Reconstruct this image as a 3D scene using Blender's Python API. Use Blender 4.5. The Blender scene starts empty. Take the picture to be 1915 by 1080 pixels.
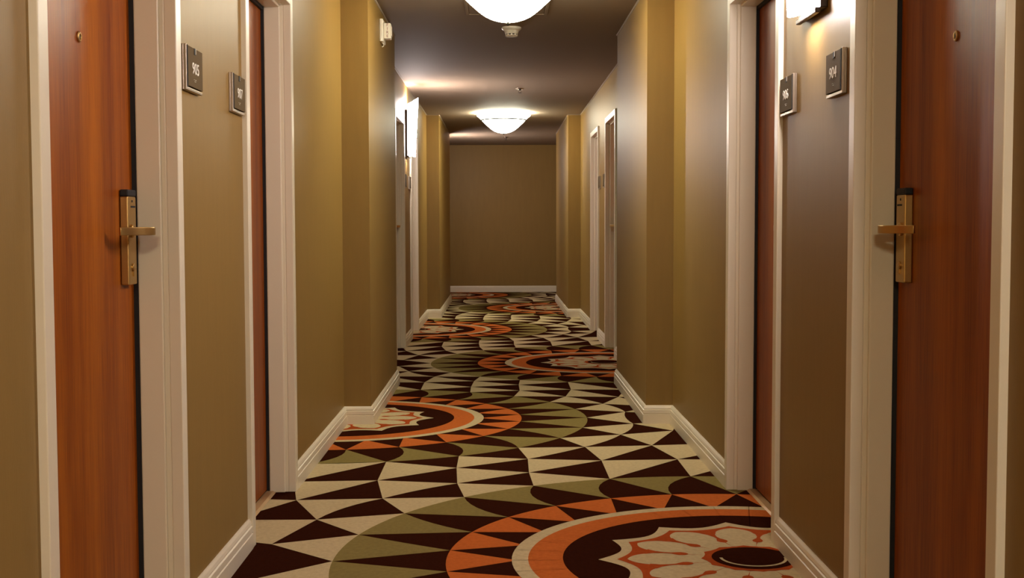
import bpy, math, random
from mathutils import Vector, Matrix
random.seed(4)
D = bpy.data
sc = bpy.context.scene
COL = sc.collection
R = math.radians

# ------------------------------------------------------------------ dimensions (metres; x right, y along the corridor, z up)
XW = 0.926          # wall plane beside the doors (half width)
XP = 0.7746         # pilaster face (half width)
XC = 0.908          # door casing face
H = 2.436           # ceiling
Y0, Y1 = -3.4, 20.15
PIL = [(6.78, 8.49), (14.60, 17.67)]
DOORS = [(2.295, 3.318), (4.17, 5.11), (10.08, 11.05), (11.87, 12.83)]
CW = 0.05           # casing width
ZA, ZB = 2.03, 2.018   # clear heights of the outer and inner frame steps
XL = 1.03           # door leaf face

# ------------------------------------------------------------------ mesh helper
class MB:
    def __init__(s):
        s.v = []; s.f = []; s.m = []
    def add(s, vs, fs, mi=0):
        o = len(s.v); s.v += [tuple(p) for p in vs]
        s.f += [tuple(o + i for i in f) for f in fs]; s.m += [mi] * len(fs)
        return s
    def box(s, x0, x1, y0, y1, z0, z1, mi=0):
        x0, x1 = min(x0, x1), max(x0, x1); y0, y1 = min(y0, y1), max(y0, y1); z0, z1 = min(z0, z1), max(z0, z1)
        vs = [(x, y, z) for z in (z0, z1) for y in (y0, y1) for x in (x0, x1)]
        return s.add(vs, [(0, 2, 3, 1), (4, 5, 7, 6), (0, 1, 5, 4), (2, 6, 7, 3), (0, 4, 6, 2), (1, 3, 7, 5)], mi)
    def lathe(s, prof, seg=48, c=(0, 0, 0), axis='z', mi=0, closed=False):
        n = len(prof); vs = []
        for (r, h) in prof:
            for k in range(seg):
                a = 2 * math.pi * k / seg
                p = (r * math.cos(a), r * math.sin(a), h)
                if axis == 'x': p = (p[2], p[0], p[1])
                if axis == 'y': p = (p[0], p[2], p[1])
                vs.append((p[0] + c[0], p[1] + c[1], p[2] + c[2]))
        fs = []
        for i in range(n if closed else n - 1):
            j = (i + 1) % n
            for k in range(seg):
                l = (k + 1) % seg
                fs.append((i * seg + k, i * seg + l, j * seg + l, j * seg + k))
        if not closed:
            fs.append(tuple(range(seg))[::-1]); fs.append(tuple((n - 1) * seg + k for k in range(seg)))
        return s.add(vs, fs, mi)
    def sweep(s, path, prof, side, caps=True):
        """prof (d, z): d is the distance out of the wall towards the corridor; path: plan polyline, mitred corners.
        side: +1 when the corridor lies to the left of the walking direction."""
        n = len(path); ns = []
        for i in range(n - 1):
            d = Vector((path[i + 1][0] - path[i][0], path[i + 1][1] - path[i][1])).normalized()
            ns.append(Vector((-d.y, d.x)) * side)
        k = len(prof); vs = []
        for i in range(n):
            if i == 0: m = ns[0]
            elif i == n - 1: m = ns[-1]
            else:
                b = (ns[i - 1] + ns[i]); m = b / max(1e-6, b.dot(ns[i]))
            for (d, z) in prof: vs.append((path[i][0] + m.x * d, path[i][1] + m.y * d, z))
        fs = []
        for i in range(n - 1):
            for j in range(k):
                l = (j + 1) % k
                fs.append((i * k + j, i * k + l, (i + 1) * k + l, (i + 1) * k + j))
        if caps:
            fs.append(tuple(range(k))); fs.append(tuple((n - 1) * k + j for j in range(k))[::-1])
        return s.add(vs, fs)
    def tube(s, pts, r, seg=10, mi=0):
        pts = [Vector(p) for p in pts]; vs = []; n = len(pts)
        for i, p in enumerate(pts):
            t = (pts[min(i + 1, n - 1)] - pts[max(i - 1, 0)]).normalized()
            u = t.cross(Vector((0, 0, 1)))
            if u.length < 1e-3: u = t.cross(Vector((0, 1, 0)))
            u.normalize(); w = t.cross(u)
            for k in range(seg):
                a = 2 * math.pi * k / seg
                vs.append(tuple(p + u * r * math.cos(a) + w * r * math.sin(a)))
        fs = [(i * seg + k, i * seg + (k + 1) % seg, (i + 1) * seg + (k + 1) % seg, (i + 1) * seg + k) for i in range(n - 1) for k in range(seg)]
        fs.append(tuple(range(seg))[::-1]); fs.append(tuple((n - 1) * seg + k for k in range(seg)))
        return s.add(vs, fs, mi)
    def build(s, name, mats, parent=None, smooth=True, bevel=0, fixn=True, loc=(0, 0, 0)):
        me = D.meshes.new(name)
        me.from_pydata([(a - loc[0], b - loc[1], c - loc[2]) for a, b, c in s.v], [], s.f)
        if not isinstance(mats, (list, tuple)): mats = [mats]
        for m in mats: me.materials.append(m)
        for p, mi in zip(me.polygons, s.m): p.material_index = mi
        if fixn:
            import bmesh
            bm = bmesh.new(); bm.from_mesh(me); bmesh.ops.recalc_face_normals(bm, faces=bm.faces); bm.to_mesh(me); bm.free()
        if smooth:
            for p in me.polygons: p.use_smooth = True
            me.set_sharp_from_angle(angle=R(32))
        o = D.objects.new(name, me); COL.objects.link(o)
        if parent:
            o.parent = parent
            o.location = [loc[i] - wloc(parent)[i] for i in range(3)]
        else: o.location = loc
        if bevel:
            b = o.modifiers.new('bevel', 'BEVEL'); b.width = bevel; b.segments = 2; b.limit_method = 'ANGLE'; b.angle_limit = R(40)
        return o

def wloc(o):
    p = Vector(o.location)
    while o.parent:
        o = o.parent; p += Vector(o.location)
    return p
def empty(name, loc):
    o = D.objects.new(name, None); o.empty_display_size = .1; COL.objects.link(o); o.location = loc; return o
def tag(o, label=None, cat=None, group=None, kind=None):
    if label: o['label'] = label
    if cat: o['category'] = cat
    if group: o['group'] = group
    if kind: o['kind'] = kind
    return o

# ------------------------------------------------------------------ materials
def srgb(r, g, b):
    f = lambda c: (c / 255 / 12.92) if c / 255 <= .04045 else ((c / 255 + .055) / 1.055) ** 2.4
    return (f(r), f(g), f(b), 1)
def mat(name, col, rough=.5, metal=0, spec=.5, bump=0, scale=200, var=0, vscale=8, stretch=(1, 1, 1), coat=0, coat_rough=.1):
    m = D.materials.new(name); m.use_nodes = True
    nt = m.node_tree; b = nt.nodes['Principled BSDF']
    b.inputs['Base Color'].default_value = col
    b.inputs['Roughness'].default_value = rough; b.inputs['Metallic'].default_value = metal
    b.inputs['Specular IOR Level'].default_value = spec
    b.inputs['Coat Weight'].default_value = coat; b.inputs['Coat Roughness'].default_value = coat_rough
    if bump or var:
        tc = nt.nodes.new('ShaderNodeTexCoord'); mp = nt.nodes.new('ShaderNodeMapping')
        mp.inputs['Scale'].default_value = stretch
        nt.links.new(tc.outputs['Object'], mp.inputs['Vector'])
    if bump:
        n = nt.nodes.new('ShaderNodeTexNoise'); n.inputs['Scale'].default_value = scale; n.inputs['Detail'].default_value = 3
        nt.links.new(mp.outputs['Vector'], n.inputs['Vector'])
        bp = nt.nodes.new('ShaderNodeBump'); bp.inputs['Strength'].default_value = bump; bp.inputs['Distance'].default_value = .002
        nt.links.new(n.outputs['Fac'], bp.inputs['Height']); nt.links.new(bp.outputs['Normal'], b.inputs['Normal'])
    if var:
        n2 = nt.nodes.new('ShaderNodeTexNoise'); n2.inputs['Scale'].default_value = vscale; n2.inputs['Detail'].default_value = 4
        nt.links.new(mp.outputs['Vector'], n2.inputs['Vector'])
        mx = nt.nodes.new('ShaderNodeMix'); mx.data_type = 'RGBA'
        mx.inputs['A'].default_value = [c * (1 - var) for c in col[:3]] + [1]
        mx.inputs['B'].default_value = [min(1, c * (1 + var)) for c in col[:3]] + [1]
        nt.links.new(n2.outputs['Fac'], mx.inputs['Factor']); nt.links.new(mx.outputs['Result'], b.inputs['Base Color'])
    return m
def emit(name, col, s):
    m = D.materials.new(name); m.use_nodes = True; nt = m.node_tree
    b = nt.nodes['Principled BSDF']; b.inputs['Base Color'].default_value = (.8, .8, .78, 1)
    b.inputs['Emission Color'].default_value = col; b.inputs['Emission Strength'].default_value = s
    b.inputs['Roughness'].default_value = .3
    return m
def wood(name, light, dark):
    m = D.materials.new(name); m.use_nodes = True; nt = m.node_tree; b = nt.nodes['Principled BSDF']
    tc = nt.nodes.new('ShaderNodeTexCoord'); mp = nt.nodes.new('ShaderNodeMapping'); mp.inputs['Scale'].default_value = (9, 9, .35)
    nt.links.new(tc.outputs['Object'], mp.inputs['Vector'])
    n = nt.nodes.new('ShaderNodeTexNoise'); n.inputs['Scale'].default_value = 1.1; n.inputs['Detail'].default_value = 5; n.inputs['Distortion'].default_value = .6
    nt.links.new(mp.outputs['Vector'], n.inputs['Vector'])
    mp2 = nt.nodes.new('ShaderNodeMapping'); mp2.inputs['Scale'].default_value = (260, 260, 6)
    nt.links.new(tc.outputs['Object'], mp2.inputs['Vector'])
    n2 = nt.nodes.new('ShaderNodeTexNoise'); n2.inputs['Scale'].default_value = 1; n2.inputs['Detail'].default_value = 3
    nt.links.new(mp2.outputs['Vector'], n2.inputs['Vector'])
    ma = nt.nodes.new('ShaderNodeMath'); ma.operation = 'MULTIPLY_ADD'; ma.inputs[1].default_value = .45; ma.inputs[2].default_value = 0
    nt.links.new(n2.outputs['Fac'], ma.inputs[0])
    ad = nt.nodes.new('ShaderNodeMath'); ad.operation = 'ADD'
    mb_ = nt.nodes.new('ShaderNodeMath'); mb_.operation = 'MULTIPLY'; mb_.inputs[1].default_value = .75
    nt.links.new(n.outputs['Fac'], mb_.inputs[0])
    nt.links.new(mb_.outputs[0], ad.inputs[0]); nt.links.new(ma.outputs[0], ad.inputs[1])
    cr = nt.nodes.new('ShaderNodeValToRGB'); cr.color_ramp.elements[0].position = .40; cr.color_ramp.elements[1].position = .80
    cr.color_ramp.elements[0].color = dark; cr.color_ramp.elements[1].color = light
    nt.links.new(ad.outputs[0], cr.inputs['Fac']); nt.links.new(cr.outputs['Color'], b.inputs['Base Color'])
    b.inputs['Roughness'].default_value = .42
    b.inputs['Specular IOR Level'].default_value = .15
    b.inputs['Coat Weight'].default_value = .05; b.inputs['Coat Roughness'].default_value = .24
    bp = nt.nodes.new('ShaderNodeBump'); bp.inputs['Strength'].default_value = .12; bp.inputs['Distance'].default_value = .001
    nt.links.new(n2.outputs['Fac'], bp.inputs['Height']); nt.links.new(bp.outputs['Normal'], b.inputs['Normal'])
    return m
def carpet(name, col, var=.22):
    m = mat(name, col, rough=1, spec=0, bump=.7, scale=420, var=var, vscale=60)
    return m

M = {}
M['wall'] = mat('wall_vinyl', (.255, .155, .043, 1), rough=.46, spec=.15, bump=.10, scale=260, var=.07, vscale=30, stretch=(1, 1, .12))
M['ceil'] = mat('ceiling_paint', (.27, .205, .145, 1), rough=.75, spec=.12, bump=.08, scale=150)
M['trim'] = mat('trim_paint', (.75, .675, .50, 1), rough=.34, spec=.5, bump=.03, scale=60)
M['base'] = mat('baseboard_paint', (.72, .64, .49, 1), rough=.36, spec=.5, bump=.03, scale=60)
M['wood'] = wood('door_veneer', (.42, .115, .005, 1), (.14, .018, .0008, 1))
M['black'] = mat('black_seal', (.004, .003, .003, 1), rough=.7)
M['brass'] = mat('satin_brass', (.52, .34, .12, 1), rough=.34, metal=1, bump=.02, scale=300)
M['bronze'] = mat('dark_bronze', (.035, .022, .015, 1), rough=.38, metal=.6)
M['signface'] = mat('sign_face', (.10, .062, .020, 1), rough=.75, spec=.15, metal=0, bump=.04, scale=400)
M['signframe'] = mat('sign_frame', (.42, .35, .28, 1), rough=.35, metal=.85)
M['signtext'] = mat('sign_numerals', (.85, .80, .68, 1), rough=.5)
M['threshold'] = mat('threshold_strip', (.55, .36, .18, 1), rough=.4, metal=.4)
M['plastic'] = mat('white_plastic', (.72, .66, .55, 1), rough=.4)
M['redtext'] = mat('alarm_letters', (.20, .03, .02, 1), rough=.5)
M['lens'] = mat('alarm_lens', (.62, .52, .45, 1), rough=.2)
M['chrome'] = mat('sprinkler_metal', (.55, .48, .42, 1), rough=.25, metal=1)
M['lamp'] = emit('ceiling_lamp_glass', (.98, .95, .75, 1), 25)
M['lamp_inside'] = emit('lamp_inside_glow', (.98, .95, .74, 1), 130)
M['lamp_near'] = emit('near_lamp_glass', (1, .90, .66, 1), 55)
M['sconce'] = emit('sconce_glass', (1, .87, .85, 1), 58)
M['lampmetal'] = mat('lamp_metal', (.012, .010, .007, 1), rough=.8, spec=.02)
CP = dict(brown=(.030, .0075, .0035, 1), cream=(.50, .395, .225, 1), olive=(.215, .165, .055, 1), orange=(.47, .118, .026, 1), rust=(.36, .066, .016, 1))
for k, v in CP.items(): M['c_' + k] = carpet('carpet_' + k, v)

# ------------------------------------------------------------------ the carpet
cream, olive, orange, rust, brown = 1, 2, 3, 4, 0
fl = MB()
fl.box(-1.25, 1.25, Y0 - .2, Y1 + .2, -.12, 0, brown)
def clipx(poly):
    for sg in (1, -1):
        out = []
        for i in range(len(poly)):
            a, b = poly[i], poly[(i + 1) % len(poly)]
            ina, inb = a[0] * sg <= 1.06, b[0] * sg <= 1.06
            if ina: out.append(a)
            if ina != inb:
                t = (1.06 * sg - a[0]) / (b[0] - a[0]); out.append((1.06 * sg, a[1] + t * (b[1] - a[1])))
        poly = out
        if len(poly) < 3: return []
    return poly
def clipy(poly):
    for lim, sg in ((Y0, -1), (Y1, 1)):
        out = []
        for i in range(len(poly)):
            a, b = poly[i], poly[(i + 1) % len(poly)]
            ina, inb = (a[1] - lim) * sg <= 0, (b[1] - lim) * sg <= 0
            if ina: out.append(a)
            if ina != inb:
                t = (lim - a[1]) / (b[1] - a[1]); out.append((a[0] + t * (b[0] - a[0]), lim))
        poly = out
        if len(poly) < 3: return []
    return poly
LAY = [(-20, -20), (4.0, 4.0), (6.975, 6.99), (9.95, 9.79), (12.925, 12.93), (15.9, 16.32), (40, 40.42)]
def lay(y):                     # the repeats as laid: the carpet is stretched a little unevenly along the corridor
    for (a, b), (c, d) in zip(LAY, LAY[1:]):
        if y <= c: return b + (d - b) * (y - a) / (c - a)
    return y
def patch(poly, colr, layer=1):
    poly = clipy(clipx([(x, lay(y)) for x, y in poly]))
    if len(poly) < 3: return
    z = .0007 * layer
    ar = sum(poly[i][0] * poly[(i + 1) % len(poly)][1] - poly[(i + 1) % len(poly)][0] * poly[i][1] for i in range(len(poly)))
    if abs(ar) < 1e-6: return
    if ar < 0: poly = poly[::-1]
    fl.add([(x, y, z) for x, y in poly], [tuple(range(len(poly)))], colr)
def el(c, rx, ry, deg):
    return (c[0] + rx * math.cos(R(deg)), c[1] + ry * math.sin(R(deg)))
def arc(c, rx, ry, a0, a1, n=6):
    return [el(c, rx, ry, a0 + (a1 - a0) * i / n) for i in range(n + 1)]
def bow(a, b, s, n=6):          # a curved edge from a to b, bowed to the left of its direction by s
    dx, dy = b[0] - a[0], b[1] - a[1]; L = math.hypot(dx, dy) or 1
    nx, ny = -dy / L, dx / L
    return [(a[0] + dx * t + nx * s * 4 * t * (1 - t), a[1] + dy * t + ny * s * 4 * t * (1 - t)) for t in [i / n for i in range(n + 1)]]

RC, LC = (.80, 4.0), (-.954, 6.975)
PER = 5.95
ARX, ARY, BRX, BRY = 1.03, .98, 1.41, 1.33

def medallion(c):
    """the rings and the flower round one centre"""
    for j in range(24):          # orange sunburst
        a0, a1 = 7.5 + 15 * j, 22.5 + 15 * j
        patch(arc(c, ARX, ARY, a0, a1) + [el(c, .79, .735, a0 + 7.5)], orange, 1)
    for j in range(36):
        a0, a1 = 10 * j, 10 * j + 10.2
        patch(arc(c, .81, .757, a0, a1, 3) + arc(c, .755, .708, a1, a0, 3), cream, 2)
        patch(arc(c, .755, .708, a0, a1, 3) + arc(c, .638, .602, a1, a0, 3), orange, 2)
        patch(arc(c, .638, .602, a0, a1, 3) + [c], brown, 2)
    def star(r0, amp, colr, layer, p=2.0):
        pts = []
        for k in range(12 * 12):
            th = k * 2.5; s = abs(((th + 15) % 30) - 15) / 15
            r = r0 + amp * (1 - s) ** p
            pts.append((c[0] + 1.0 * r * math.cos(R(th)), c[1] + .95 * r * math.sin(R(th))))
        for k in range(len(pts)):
            patch([pts[k], pts[(k + 1) % len(pts)], c], colr, layer)
    star(.448, .072, cream, 3)
    star(.412, .045, rust, 4)
    for k in range(12):          # twelve cream petals with pointed tips
        ax = 30 * k; pts = []
        for i in range(-10, 11):
            s = i / 10; r = .315 + .107 * (1 - abs(s) ** 2.3) ** .75 - .012 * (1 - (1 - abs(s)) ** 3)
            pts.append((c[0] + r * math.cos(R(ax + s * 14.0)), c[1] + .95 * r * math.sin(R(ax + s * 14.0))))
        pts += [(c[0] + .16 * math.cos(R(ax + 15)), c[1] + .155 * math.sin(R(ax + 15))), (c[0] + .16 * math.cos(R(ax - 15)), c[1] + .155 * math.sin(R(ax - 15)))]
        patch(pts, cream, 5)
        t = ax + 15; u = (math.cos(R(t)), .95 * math.sin(R(t))); w = (-math.sin(R(t)), math.cos(R(t)))
        dr = []
        for r, h in ((.36, .030), (.33, .012), (.30, .006), (.275, .007), (.262, .013), (.245, .019), (.228, .015), (.218, .005)):
            dr.append((r, h))
        patch([(c[0] + u[0] * r + w[0] * h, c[1] + u[1] * r + w[1] * h) for r, h in dr] +
              [(c[0] + u[0] * r - w[0] * h, c[1] + u[1] * r - w[1] * h) for r, h in dr[::-1]], rust, 6)
    patch([el(c, .163 + .012 * (k % 3 == 0), .15 + .01 * (k % 3 == 0), k * 10) for k in range(36)], rust, 6)
    patch([el(c, .138, .133, k * 10) for k in range(36)], brown, 7)
    patch(arc(c, .113, .106, 178, 362, 18) + arc(c, .103, .094, 362, 178, 18), cream, 8)

# woven field between the medallions: nodes of one cell (between a right and a left medallion)
MX = ((RC[0] + LC[0]) / 2, (RC[1] + LC[1]) / 2)
def inv(p): return (2 * MX[0] - p[0], 2 * MX[1] - p[1])
B = {a: el(RC, BRX, BRY, a) for a in range(0, 360, 15)}
A = lambda a: el(RC, ARX, ARY, a)
C = {171: (-.855, 4.22), 187: (-.855, 3.78), 159: (-.749, 4.572), 144: (-.532, 4.923), 129: (-.235, 5.206), 115: (.082, 5.43), 101: (.434, 5.70), 88: (.799, 5.72)}
Dn = {151: (-.882, 4.90), 137: (-.588, 5.275), 124: (-.25, 5.54), 111: (.084, 5.745), 101: (.38, 6.05), 91: (.722, 6.085)}
dA, nN = inv(C[159]), (.892, 6.52)
def cell():
    """polygons (points, colour) of the light patches from y = RC.y to y = LC.y"""
    out = []
    # olive fans on both medallions
    for base, flip in ((RC, False), (LC, True)):
        for k in range(12):
            j = 180 - 15 * k                       # from 180 down to 0
            s = .05 * max(0, min(1, (168 - j) / 45)) if j > 82 else 0
            s2 = .05 * max(0, min(1, (168 - (j - 15)) / 45)) if j - 15 > 82 else 0
            a, b_, p = el(RC, BRX, BRY, j), el(RC, BRX, BRY, j - 15), el(RC, ARX, ARY, j - 7.5)
            poly = arc(RC, BRX, BRY, j, j - 15) + bow(b_, p, -s2)[1:] + [a]
            if flip: poly = [inv(q) for q in poly]
            out.append((poly, olive))
    ra = lambda i, j: arc(RC, BRX, BRY, i, j)
    S = .02
    out += [(ra(180, 165) + [C[171]], cream), (ra(165, 150) + [C[159]], cream), (ra(150, 135) + [C[144]], cream),
            (ra(135, 120) + bow(B[120], C[129], -.0), cream), (ra(120, 105) + bow(B[105], C[115], .0), cream),
            ([C[101], C[88], B[105]], cream), ([C[88], (1.16, 5.70), B[90]], cream)]
    out += [(bow(C[159], C[144], .03) + [Dn[151]], cream), (bow(C[144], C[129], .015) + [Dn[137]], cream),
            ([C[129], C[115], Dn[124]], cream), ([C[115], C[101], Dn[111]], cream),
            ([Dn[101], Dn[91], C[101]], cream), ([Dn[91], (1.05, 6.13), (1.05, 5.93), C[88]], cream)]
    Bi = {k: inv(v) for k, v in B.items()}
    Ci = {k: inv(v) for k, v in C.items()}
    out.append((bow(Ci[187], Ci[171], -.02) + [Bi[180]], cream, 1))
    out += [(bow(Ci[171], Ci[159], .02) + [Bi[165]], cream),
            (bow(Ci[159], Ci[144], .02) + [Bi[150]], cream), (bow(Ci[144], Dn[111], .01) + [Bi[135]], cream),
            ([Dn[111], Dn[124], Bi[120]], cream), ([Dn[124], Dn[137], Bi[105]], cream),
            ([inv(C[88]), Bi[105], Bi[90]], cream),
            ([Dn[137], Dn[151], inv(C[88])], cream),
            ([dA, Dn[91], nN], cream), ([C[159], (-1.05, 4.572), (-1.05, 4.30), C[171]], cream), ([Dn[151], (-1.02, 4.92), (-1.06, 4.60)], cream), ([Ci[171], nN, (.97, 6.84)], cream)]
    return out
cells = cell()
for k in range(-2, 4):
    dy = k * PER
    for (poly, colr, *own) in cells:
        patch([(x, y + dy) for x, y in poly], colr, 1)
        if own: continue
        patch([(x, 2 * RC[1] - y + dy) for x, y in poly], colr, 1)     # the mirrored cell before the right medallion
    medallion((RC[0], RC[1] + dy)); medallion((LC[0], LC[1] + dy))
floor = fl.build('floor', [M['c_brown'], M['c_cream'], M['c_olive'], M['c_orange'], M['c_rust']], smooth=False, fixn=False)
tag(floor, 'patterned corridor carpet with orange medallions and cream, olive and dark brown scalloped triangles', 'carpet', kind='structure')

# ------------------------------------------------------------------ walls, ceiling, baseboards
def plan(sd):
    """breaks of one wall along y: (y0, y1, x)"""
    seg = []; y = Y0
    for a, b in PIL:
        seg.append((y, a, XW)); seg.append((a, b, XP)); y = b
    seg.append((y, Y1, XW)); return seg
for sd, nm in ((-1, 'left'), (1, 'right')):
    w = MB(); XO = 1.24
    for (a, b, x) in plan(sd):
        ys = [a]
        for (d0, d1) in DOORS:
            if a < d0 < b: ys += [d0 + .012, d1 - .012]
        ys.append(b)
        for i in range(len(ys) - 1):
            if i % 2 == 0: w.box(sd * x, sd * XO, ys[i], ys[i + 1], 0, H)
            else: w.box(sd * x, sd * XO, ys[i], ys[i + 1], ZA + CW - .012, H)
    for (d0, d1) in DOORS:                                   # the room side behind each closed door
        w.box(sd * 1.16, sd * XO, d0 - .05, d1 + .05, 0, ZA + CW)
    o = w.build('wall_' + nm, M['wall'], smooth=False)
    tag(o, 'tan vinyl-covered corridor wall with projecting pilasters on the %s side' % nm, 'wall', kind='structure')
    # baseboards
    prof = [(0, 0), (.018, 0), (.018, .052), (.0145, .0545), (.0145, .057), (.0175, .060), (.0165, .078), (.012, .0805), (.012, .083), (.0138, .086), (.010, .096), (.0045, .103), (0, .103)]
    bb = MB(); cuts = []
    path = []
    for (a, b, x) in plan(sd): path += [(sd * x, a), (sd * x, b)]
    runs = []; cur = [path[0]]
    for i in range(1, len(path)):
        p, q = path[i - 1], path[i]
        if abs(p[0] - q[0]) < 1e-6:
            for (d0, d1) in DOORS:
                if p[1] < d0 < q[1]:
                    cur.append((p[0], d0)); runs.append(cur); cur = [(p[0], d1)]
        cur.append(q)
    runs.append(cur)
    for r_ in runs: bb.sweep(r_, prof, sd)
    o = bb.build('baseboard_' + nm, M['base'], smooth=False)
    tag(o, 'cream moulded baseboard along the %s wall and its pilasters' % nm, 'baseboard', kind='structure')
    t = MB(); t.sweep(path, [(0, H), (.008, H), (.007, H - .003), (.003, H - .007), (0, H - .008)], sd)
    o = t.build('trim_' + ('1' if sd < 0 else '2'), M['ceil'], smooth=False)
    tag(o, 'thin sealed bead where the %s wall meets the ceiling' % nm, 'trim', kind='structure')
w = MB(); w.box(-1.24, 1.24, Y1, Y1 + .2, 0, H)
tag(w.build('wall_back', M['wall'], smooth=False), 'plain brown wall closing the far end of the corridor', 'wall', kind='structure')
w = MB(); w.box(-1.24, 1.24, Y0 - .2, Y0, 0, H)
tag(w.build('wall_front', M['wall'], smooth=False), 'tan wall at the near end of the corridor behind the viewer', 'wall', kind='structure')
b = MB(); b.sweep([(-XW, Y1), (XW, Y1)], [(0, 0), (.018, 0), (.018, .052), (.0145, .0545), (.0145, .057), (.0175, .060), (.0165, .078), (.012, .083), (.0138, .086), (.0045, .103), (0, .103)], -1)
tag(b.build('baseboard_back', M['base'], smooth=False), 'cream baseboard across the far end wall', 'baseboard', kind='structure')
c = MB(); c.box(-1.24, 1.24, Y0 - .2, Y1 + .2, H, H + .15)
tag(c.build('ceiling', M['ceil'], smooth=False), 'flat dark tan corridor ceiling', 'ceiling', kind='structure')

# ------------------------------------------------------------------ doors
def make_door(n, sd, d0, d1, label, flip=False):
    root = empty('door_%d' % n, (sd * XL, (d0 + d1) / 2, 0))
    tag(root, label, 'door', kind='structure')
    X = lambda x: sd * x
    f = MB()
    a0, a1 = d0 + CW, d1 - CW
    xb = 1.12
    for (ya, yb, yc, s) in ((d0, a0, a0 + .012, 1), (a1, d1, a1 - .012, -1)):
        f.box(X(XC), X(.94), ya, yb, 0, ZA + CW)                          # casing leg
    f.box(X(XC), X(.94), a0, a1, ZA, ZA + CW)                             # casing head
    f.box(X(.94), X(xb), d0 + .014, a0, 0, ZA + .036); f.box(X(.94), X(xb), a1, d1 - .014, 0, ZA + .036)
    f.box(X(.94), X(xb), a0, a1, ZA, ZA + .036)
    f.build('door_frame', M['trim'], root, smooth=False, bevel=.0025)
    st = MB()
    st.box(X(.952), X(1.018), a0, a0 + .012, 0, ZA); st.box(X(.952), X(1.018), a1 - .012, a1, 0, ZA)
    st.box(X(.952), X(1.018), a0 + .012, a1 - .012, ZB, ZA)
    st.build('door_stop', M['trim'], root, smooth=False, bevel=.004)
    g = MB()
    g.box(X(1.018), X(1.036), a0, a0 + .012, 0, ZB); g.box(X(1.018), X(1.036), a1 - .012, a1, 0, ZB)
    g.box(X(1.018), X(1.036), a0 + .012, a1 - .012, ZB - .012, ZA)
    tag(g.build('weather_seal', M['black'], root, smooth=False), 'black seal')
    lf = MB(); lf.box(X(XL), X(XL + .045), a0 + .004, a1 - .004, .012, ZA - .004)
    leaf = lf.build('door_leaf', M['wood'], root, smooth=False, loc=(X(XL), (d0 + d1) / 2, 0))
    tag(leaf, 'reddish brown wood veneer door leaf')
    th = MB(); th.add([(X(1.002), a0, .0075), (X(1.030), a0, .0075), (X(1.030), a1, .0075), (X(1.002), a1, .0075),
                       (X(.992), a0, .0), (X(1.04), a0, .0), (X(1.04), a1, .0), (X(.992), a1, .0)],
                      [(0, 1, 2, 3), (0, 4, 5, 1), (1, 5, 6, 2), (2, 6, 7, 3), (3, 7, 4, 0), (4, 7, 6, 5)])
    tag(th.build('threshold_strip', M['threshold'], root, smooth=False), 'brass-coloured threshold strip')
    FY = (lambda y: d0 + d1 - y) if flip else (lambda y: y)
    yc = FY((a0 + a1) / 2 + .06)
    pp = MB(); zc = 1.563
    pp.lathe([(.013, 0), (.013, -.003), (.010, -.005), (.008, -.005), (.0072, -.002), (.001, -.002)], 20, (0, 0, 0), 'x')
    pp.v = [(X(XL + q[0]), q[1] + yc, q[2] + zc) for q in pp.v]
    ph = pp.build('peephole', M['brass'], root)
    pl = MB(); pl.lathe([(.0065, 0), (.004, -.0008), (.0008, -.001)], 16, (0, 0, 0), 'x')
    pl.v = [(X(XL - .0025 + q[0]), q[1] + yc, q[2] + zc) for q in pl.v]
    tag(pl.build('peephole_lens', M['black'], ph), 'dark lens')
    # lock: tall plate with black reader cap, card slot, keyhole and lever
    def fy(m):
        m.v = [(q[0], FY(q[1]), q[2]) for q in m.v]; return m
    y1 = a1 - .052; y0 = y1 - .068; xo = XL - .022
    z0, z1 = .968, 1.198
    p = MB(); p.box(X(xo), X(XL), y0, y1, z0, z1)
    plate = fy(p).build('lock_plate', M['brass'], root, smooth=False, bevel=.003)
    tag(plate, 'satin brass electronic lock plate')
    cp = MB(); cp.box(X(xo - .001), X(XL), y0 - .001, y1 + .001, z1, z1 + .018)
    tag(fy(cp).build('reader_cap', M['black'], plate, smooth=False, bevel=.004), 'black cap')
    ym = (y0 + y1) / 2
    sl = MB(); sl.box(X(xo - .0006), X(xo + .004), ym - .012, y1 - .008, z1 - .029, z1 - .024)
    fy(sl).build('card_slot', M['black'], plate, smooth=False)
    il = MB(); il.lathe([(.0035, 0), (.003, -.0012), (.0005, -.0016)], 12, (0, 0, 0), 'x')
    il.v = [(X(xo + q[0]), q[1] + ym, q[2] + z1 - .012) for q in il.v]
    fy(il).build('indicator_light', M['black'], plate)
    kh = MB(); kh.lathe([(.011, .001), (.011, -.003), (.008, -.0045), (.0035, -.0045)], 20, (0, 0, 0), 'x')
    kh.v = [(X(xo + q[0]), q[1] + ym, q[2] + z0 + .045) for q in kh.v]
    kh.box(X(xo - .004), X(xo), ym - .004, ym + .004, z0 + .022, z0 + .036)
    fy(kh).build('key_cylinder', M['brass'], plate)
    # lever: a flat bar that leaves the plate, bends and returns towards the hinge side
    lv = MB(); zl = 1.108; yp = ym - .010
    cl = [(xo + .004, yp), (xo - .030, yp), (xo - .050, yp - .004), (xo - .062, yp - .016), (xo - .064, yp - .034), (xo - .060, yp - .058), (xo - .050, yp - .085), (xo - .034, yp - .108), (xo - .018, yp - .124), (xo - .010, yp - .130)]
    k = len(cl); vs = []
    for i, (x, y) in enumerate(cl):
        a, b2 = cl[max(0, i - 1)], cl[min(k - 1, i + 1)]
        t = Vector((b2[0] - a[0], b2[1] - a[1])).normalized(); nx, ny = -t.y * .0055, t.x * .0055
        for (u, z) in ((1, .0105), (1, -.0105), (-1, -.0105), (-1, .0105)): vs.append((X(x + u * nx), y + u * ny, zl + z))
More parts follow.
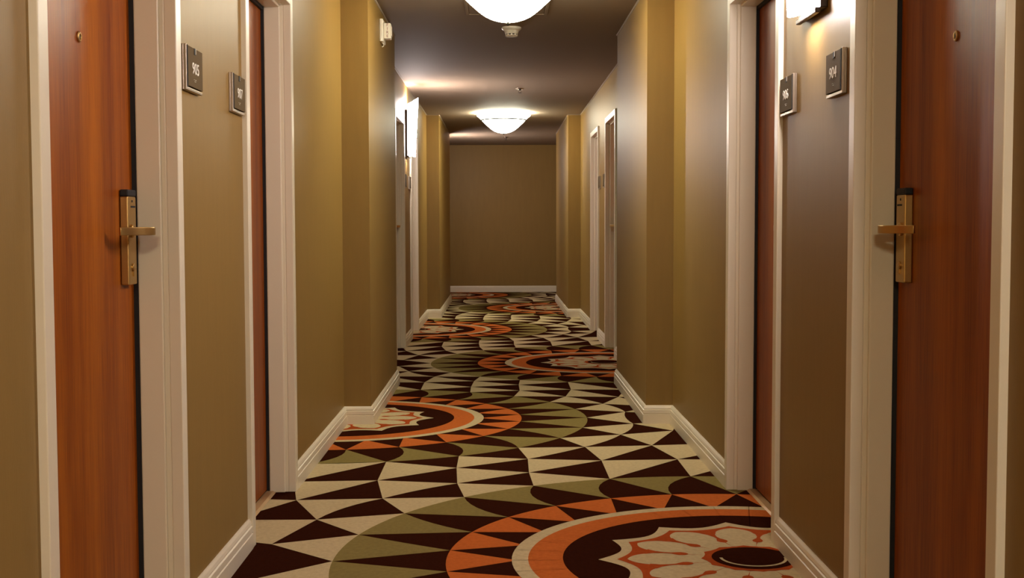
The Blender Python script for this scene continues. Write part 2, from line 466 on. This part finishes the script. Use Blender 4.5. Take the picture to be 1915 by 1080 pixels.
    fs = [(i * 4 + j, i * 4 + (j + 1) % 4, i * 4 + 4 + (j + 1) % 4, i * 4 + 4 + j) for i in range(k - 1) for j in range(4)]
    fs += [(0, 1, 2, 3), tuple((k - 1) * 4 + j for j in range(4))]
    lv.add(vs, fs)
    ros = MB(); ros.lathe([(.018, .001), (.018, -.006), (.015, -.009), (.010, -.010)], 24, (0, 0, 0), 'x')
    ros.v = [(X(xo + q[0]), q[1] + yp, q[2] + zl) for q in ros.v]
    lever = fy(lv).build('lever_handle', M['brass'], plate, bevel=.0015)
    fy(ros).build('lever_rose', M['brass'], lever)
    return root
dl = {(-1, 0): 'nearest reddish wooden door on the left with brass lever lock and peephole',
      (-1, 1): 'wooden door in white frame on the left just beyond sign 907',
      (-1, 2): 'white framed door on the left behind the first pilaster, before the glowing far sconce',
      (-1, 3): 'farthest white framed door on the left, beyond the glowing sconce',
      (1, 0): 'nearest dark brown wooden door on the right with brass lever lock and peephole',
      (1, 1): 'wooden door in white frame on the right just beyond sign 906',
      (1, 2): 'nearer of the two white framed doors on the right past the first pilaster',
      (1, 3): 'farthest white framed door on the right, before the second pilaster'}
n = 0
for sd in (-1, 1):
    for i, (a, b_) in enumerate(DOORS):
        n += 1; make_door(n, sd, a, b_, dl[(sd, i)], i % 2 == 1)

# ------------------------------------------------------------------ room signs
def text_mesh(txt, size, depth):
    cu = D.curves.new('t', 'FONT'); cu.body = txt; cu.size = size; cu.extrude = depth; cu.align_x = 'CENTER'; cu.align_y = 'CENTER'; cu.resolution_u = 3
    o = D.objects.new('t', cu); COL.objects.link(o)
    bpy.context.view_layer.update()
    dg = bpy.context.evaluated_depsgraph_get()
    me = D.meshes.new_from_object(o.evaluated_get(dg))
    D.objects.remove(o); D.curves.remove(cu)
    return me
def put_text(name, txt, size, depth, origin, right, up, material, parent, squeeze=1):
    me = text_mesh(txt, size, depth)
    r, u = Vector(right), Vector(up); nrm = r.cross(u)
    for v in me.vertices:
        q = v.co; v.co = r * q.x * squeeze + u * q.y + nrm * q.z
    me.materials.clear(); me.materials.append(material); me.name = name
    o = D.objects.new(name, me); COL.objects.link(o); o.parent = parent
    o.location = Vector(origin) - wloc(parent)
    return o
def room_sign(sd, y0, y1, z0, z1, num, label, group):
    ym, zm = (y0 + y1) / 2, (z0 + z1) / 2
    root = empty('room_sign', (sd * XW, ym, zm)); tag(root, label, 'sign', group)
    X = lambda d: sd * (XW - d)
    bk = MB(); bk.box(X(0), X(.006), y0, y1, z0, z1)
    bk.build('back_plate', M['signframe'], root, smooth=False, bevel=.0015)
    fr = MB()      # raised side and bottom rails that hold the insert
    e = .010
    fr.box(X(.006), X(.014), y0, y0 + e * .8, z0, z1); fr.box(X(.006), X(.014), y0 + e * .8, y1, z0, z0 + e * .8)
    fr.build('frame_rail', M['signframe'], root, smooth=False, bevel=.001)
    fc = MB(); fc.box(X(.006), X(.016), y0 + e * 1.4, y1 - .002, z0 + e * 1.2, z1 - .003)
    face = fc.build('insert_panel', M['signface'], root, smooth=False, bevel=.001)
    sh = MB(); sh.box(X(.006), X(.0155), y0 + e * .8, y0 + e * 1.4, z0 + e, z1 - .002)
    tag(sh.build('insert_slot', M['black'], root, smooth=False), 'dark slot')
    nt = MB(); nt.box(X(.0155), X(.0172), ym - .011, ym + .004, z1 - .021, z1 - .003)
    tag(nt.build('thumb_notch', M['black'], face, smooth=False), 'dark notch')
    nh = MB(); nh.box(X(.0155), X(.0176), ym + .004 if sd < 0 else ym - .016, ym + .009 if sd < 0 else ym - .011, z1 - .018, z1 - .002)
    nh.build('clip', M['signframe'], face, smooth=False)
    if num:
        right = (0, 1, 0) if sd < 0 else (0, -1, 0)
        put_text('number', num, .046, .0008, (X(.0166), ym + .004, zm + .001), right, (0, 0, 1), M['signtext'], face, 1.12)
        bd = MB()
        for i in range(5):
            for j in range(2):
                if (i * 3 + j) % 4: bd.box(X(.0158), X(.0166), ym - .014 + i * .006, ym - .0125 + i * .006, zm - .034 + j * .005, zm - .0325 + j * .005)
        bd.build('braille_dots', M['signtext'], face, smooth=False)
    return root
g1 = 'room number signs beside the near doors'; g2 = 'room number signs beside the far doors'
room_sign(-1, 3.385, 3.562, 1.499, 1.625, '905', 'bronze room sign reading 905 beside the nearest left door', g1)
room_sign(-1, 3.970, 4.150, 1.493, 1.619, '907', 'bronze room sign reading 907 on the left wall', g1)
room_sign(1, 3.404, 3.568, 1.488, 1.616, '904', 'bronze room sign reading 904 beside the nearest right door', g1)
room_sign(1, 3.974, 4.150, 1.487, 1.614, '906', 'bronze room sign reading 906 on the right wall', g1)
room_sign(-1, 11.13, 11.30, 1.462, 1.588, None, 'nearer of the two small dark signs below the far left sconce', g2)
room_sign(-1, 11.66, 11.83, 1.462, 1.588, None, 'farther of the two small dark signs below the far left sconce', g2)
room_sign(1, 11.13, 11.30, 1.462, 1.588, None, 'nearer of the two small dark signs between the far right doors', g2)
room_sign(1, 11.66, 11.83, 1.462, 1.588, None, 'farther of the two small dark signs between the far right doors', g2)

# ------------------------------------------------------------------ ceiling lights
def ceiling_light(x, y, label, glass='lamp'):
    zr, zb, rr = 2.404, 2.196, .318
    root = empty('ceiling_light', (x, y, H)); tag(root, label, 'ceiling light', 'bowl ceiling lights along the corridor')
    tab = [(0, .012), (.012, .10), (.04, .19), (.09, .295), (.15, .375), (.22, .445), (.30, .51), (.40, .585), (.50, .655), (.60, .725), (.68, .775), (.74, .81), (.80, .85), (.86, .89), (.92, .94), (.97, .98), (1, 1)]
    prof = [(rr * q, zb + (zr - zb) * t) for t, q in tab]
    inner = [(max(.003, r - .006), z + (.006 if i == 0 else .002)) for i, (r, z) in enumerate(prof)]
    g = MB(); g.lathe(prof + inner[::-1], 64, (x, y, 0), closed=False)
    g.f = g.f[:-2]
    g.m = [1 if i >= 64 * len(prof) else 0 for i in range(len(g.f))]
    gl = g.build('glass_bowl', [M[glass], M['lamp_inside']], root); tag(gl, 'glowing white glass bowl')
    zb2 = zb + (zr - zb) * .74; r2 = rr * .81
    bd = MB(); bd.lathe([(r2 + .003, zb2 + .007), (r2 + .009, zb2 + .006), (r2 + .007, zb2 - .006), (r2 - .002, zb2 - .007)], 64, (x, y, 0), closed=True)
    bd.build('metal_band', M['lampmetal'], root)
    fi = MB(); fi.lathe([(.003, zb - .016), (.008, zb - .012), (.010, zb - .006), (.006, zb), (.012, zb + .003), (.012, zb + .008)], 20, (x, y, 0))
    tag(fi.build('finial', M['lampmetal'], root), 'small dark finial')
    cn = MB(); cn.lathe([(.006, zb + .01), (.006, H - .03), (.07, H - .028), (.075, H - .006), (.075, H)], 28, (x, y, 0))
    cn.build('canopy', M['lampmetal'], root)
    return root
ceiling_light(0, 6.51, 'large glowing bowl ceiling light at the top edge, nearest the viewer')
ceiling_light(0, 14.38, 'smaller-looking glowing bowl ceiling light at the far end with a metal band')
ceiling_light(0, -1.38, 'bowl ceiling light behind the viewer at the near end of the corridor', 'lamp_near')

# ------------------------------------------------------------------ wall sconces
def wall_sconce(sd, y, label):
    z0, z1 = 1.77, 2.25
    root = empty('wall_sconce', (sd * XW, y, (z0 + z1) / 2)); tag(root, label, 'wall lamp', 'glass wall sconces')
    X = lambda d: sd * (XW - d)
    p = MB(); p.box(X(0), X(.022), y - .135, y + .135, z0 - .008, z1 - .06)
    tag(p.build('back_plate', M['bronze'], root, smooth=False, bevel=.003), 'dark bronze plate')
    rail = MB(); rail.box(X(.018), X(.034), y - .118, y + .118, z0 - .020, z0 - .004)
    rail.build('lower_rail', M['bronze'], root, smooth=False, bevel=.003)
    n, m = 18, 10; vs = []; fs = []
    def P(i, j, t):
        a = -1 + 2 * i / n; v = j / m
        dep = (.062 + .032 * v) * (1 - abs(a) ** 2.6) + .022
        top = z1 - .01 + .07 * (1 - a * a)
        bot = z0 + .012 * abs(a) ** 4 - .010 * (1 - a * a)
        return (X(max(.018, dep - t)), y + a * (.105 + .012 * v) * (1 - t * 2), bot + (top - bot) * v)
    for t in (0, .005):
        for j in range(m + 1):
            for i in range(n + 1): vs.append(P(i, j, t))
    K = (n + 1) * (m + 1); id_ = lambda i, j, l: l * K + j * (n + 1) + i
    for l in (0, 1):
        for j in range(m):
            for i in range(n): fs.append((id_(i, j, l), id_(i + 1, j, l), id_(i + 1, j + 1, l), id_(i, j + 1, l)))
    for i in range(n):
        for j in (0, m): fs.append((id_(i, j, 0), id_(i + 1, j, 0), id_(i + 1, j, 1), id_(i, j, 1)))
    for j in range(m):
        for i in (0, n): fs.append((id_(i, j, 0), id_(i, j + 1, 0), id_(i, j + 1, 1), id_(i, j, 1)))
    g = MB(); g.add(vs, fs)
    tag(g.build('glass_shade', M['sconce'], root), 'glowing curved white glass shade')
    return root
wall_sconce(1, 3.745, 'glowing white sconce high on the right wall over the 904 and 906 signs')
wall_sconce(-1, 11.46, 'glowing white sconce on the far left wall between two white door frames')
wall_sconce(-1, 17.84, 'sconce on the left wall behind the second pilaster near the end wall')
wall_sconce(1, .55, 'added fill sconce, out of view on the right wall beside the viewer')  # added out of view to brighten the near doors and frames

# ------------------------------------------------------------------ small ceiling and wall fixtures
root = empty('smoke_detector', (.035, 8.17, H)); tag(root, 'small beige smoke detector on the ceiling behind the nearest bowl light', 'smoke detector')
b = MB(); b.lathe([(.066, H), (.066, H - .010), (.056, H - .020), (.050, H - .022)], 40, (.035, 8.17, 0)); b.build('base', M['plastic'], root)
b = MB(); b.lathe([(.049, H - .022), (.044, H - .040), (.040, H - .044)], 40, (.035, 8.17, 0)); cap = b.build('sensor_body', M['plastic'], root)
for k in range(10):
    a = 2 * math.pi * k / 10
    b = MB(); b.box(-.005, .005, .0385, .0415, -.053, -.044)
    b.v = [(.035 + p[0] * math.cos(a) - p[1] * math.sin(a), 8.17 + p[0] * math.sin(a) + p[1] * math.cos(a), H + p[2]) for p in b.v]
    b.build('vent_post', M['plastic'], cap, smooth=False)
b = MB(); b.lathe([(.034, H - .044), (.034, H - .053)], 30, (.035, 8.17, 0)); tag(b.build('sensor_chamber', M['black'], cap), 'dark chamber')
b = MB(); b.lathe([(.043, H - .053), (.041, H - .058), (.02, H - .061), (.002, H - .061)], 40, (.035, 8.17, 0)); b.build('end_cap', M['plastic'], cap)

def sprinkler(x, y, label):
    root = empty('fire_sprinkler', (x, y, H)); tag(root, label, 'sprinkler', 'ceiling sprinklers')
    b = MB(); b.lathe([(.042, H), (.040, H - .004), (.022, H - .010), (.018, H - .010)], 32, (x, y, 0)); b.build('escutcheon', M['chrome'], root)
    b = MB(); b.lathe([(.010, H - .008), (.010, H - .020), (.006, H - .022)], 18, (x, y, 0))
    for s in (-1, 1): b.tube([(x + s * .009, y, H - .020), (x + s * .012, y, H - .030), (x + s * .004, y, H - .042)], .0022, 8)
    b.build('frame_arms', M['bronze'], root)
    b = MB(); b.lathe([(.019, H - .044), (.019, H - .0455), (.004, H - .047)], 24, (x, y, 0)); b.build('deflector', M['bronze'], root)
sprinkler(.15, 11.8, 'small sprinkler head on the ceiling between the two bowl lights')
sprinkler(.05, 18.3, 'tiny sprinkler head on the ceiling beyond the far bowl light')

# ceiling access panel
px0, px1, py0, py1 = -.255, .255, 7.12, 7.66
root = empty('access_panel', (0, (py0 + py1) / 2, H)); tag(root, 'flat square ceiling access panel with thin frame beside the nearest bowl light', 'access panel')
b = MB()
for q in ((px0, px0 + .02, py0, py1), (px1 - .02, px1, py0, py1), (px0 + .02, px1 - .02, py0, py0 + .02), (px0 + .02, px1 - .02, py1 - .02, py1)): b.box(*q, H - .006, H)
b.build('frame', M['ceil'], root, smooth=False, bevel=.002)
b = MB(); b.box(px0 + .024, px1 - .024, py0 + .024, py1 - .024, H - .004, H); b.build('panel', M['ceil'], root, smooth=False)

# fire alarm strobe on the left pilaster
ya, yb, za, zb = 7.43, 7.60, 2.235, 2.372
xs = -XP
root = empty('fire_alarm', (xs, (ya + yb) / 2, (za + zb) / 2)); tag(root, 'white fire alarm strobe high on the first left pilaster', 'fire alarm')
b = MB(); b.box(xs, xs + .022, ya, yb, za, zb); pl = b.build('mounting_plate', M['plastic'], root, smooth=False, bevel=.005)
b = MB(); b.box(xs + .022, xs + .064, 7.475, 7.545, 2.258, 2.352); hs = b.build('strobe_housing', M['plastic'], root, smooth=False, bevel=.004)
b = MB(); b.box(xs + .064, xs + .070, 7.487, 7.533, 2.275, 2.335); b.build('strobe_lens', M['lens'], hs, smooth=False, bevel=.003)
for i, ch in enumerate('FIRE'):
    put_text('letter', ch, .024, .0006, (xs + .044, 7.4745, 2.340 - i * .0225), (1, 0, 0), (0, 0, 1), M['redtext'], hs, 1.0)
b = MB(); b.tube([(xs + .012, 7.49, za + .001), (xs + .020, 7.49, za - .010), (xs + .020, 7.49, za - .020), (xs + .010, 7.49, za - .026)], .0035, 8)
b.build('test_tab', M['plastic'], pl)

# ------------------------------------------------------------------ camera
f_px = 2263.97; pit, yaw, rol = .0532816, .0097423, -.0024499
fw = Vector((math.sin(yaw) * math.cos(pit), math.cos(yaw) * math.cos(pit), -math.sin(pit)))
rt = Vector((math.cos(yaw), -math.sin(yaw), 0)); up = rt.cross(fw)
r2 = math.cos(rol) * rt + math.sin(rol) * up; u2 = -math.sin(rol) * rt + math.cos(rol) * up
cd = D.cameras.new('camera'); cam = D.objects.new('camera', cd); COL.objects.link(cam)
mw = Matrix((r2, u2, -fw)).transposed().to_4x4(); mw.translation = (-.0458747, 0, 1.1232)
cam.matrix_world = mw
cd.sensor_fit = 'HORIZONTAL'; cd.sensor_width = 36; cd.lens = 36 * f_px / 1915; cd.clip_start = .02
sc.camera = cam

# ------------------------------------------------------------------ world and colour management
wd = D.worlds.new('world'); sc.world = wd; wd.use_nodes = True
wd.node_tree.nodes['Background'].inputs['Color'].default_value = (0, 0, 0, 1)
sc.view_settings.view_transform = 'Standard'; sc.view_settings.look = 'None'
sc.view_settings.gamma = 1; sc.view_settings.use_curve_mapping = False
sc.view_settings.exposure = .5
sc.cycles.max_bounces = 8; sc.cycles.diffuse_bounces = 5; sc.cycles.glossy_bounces = 4
sc.cycles.caustics_reflective = False; sc.cycles.caustics_refractive = False
sc.cycles.sample_clamp_indirect = 6
sc.cycles.use_denoising = True
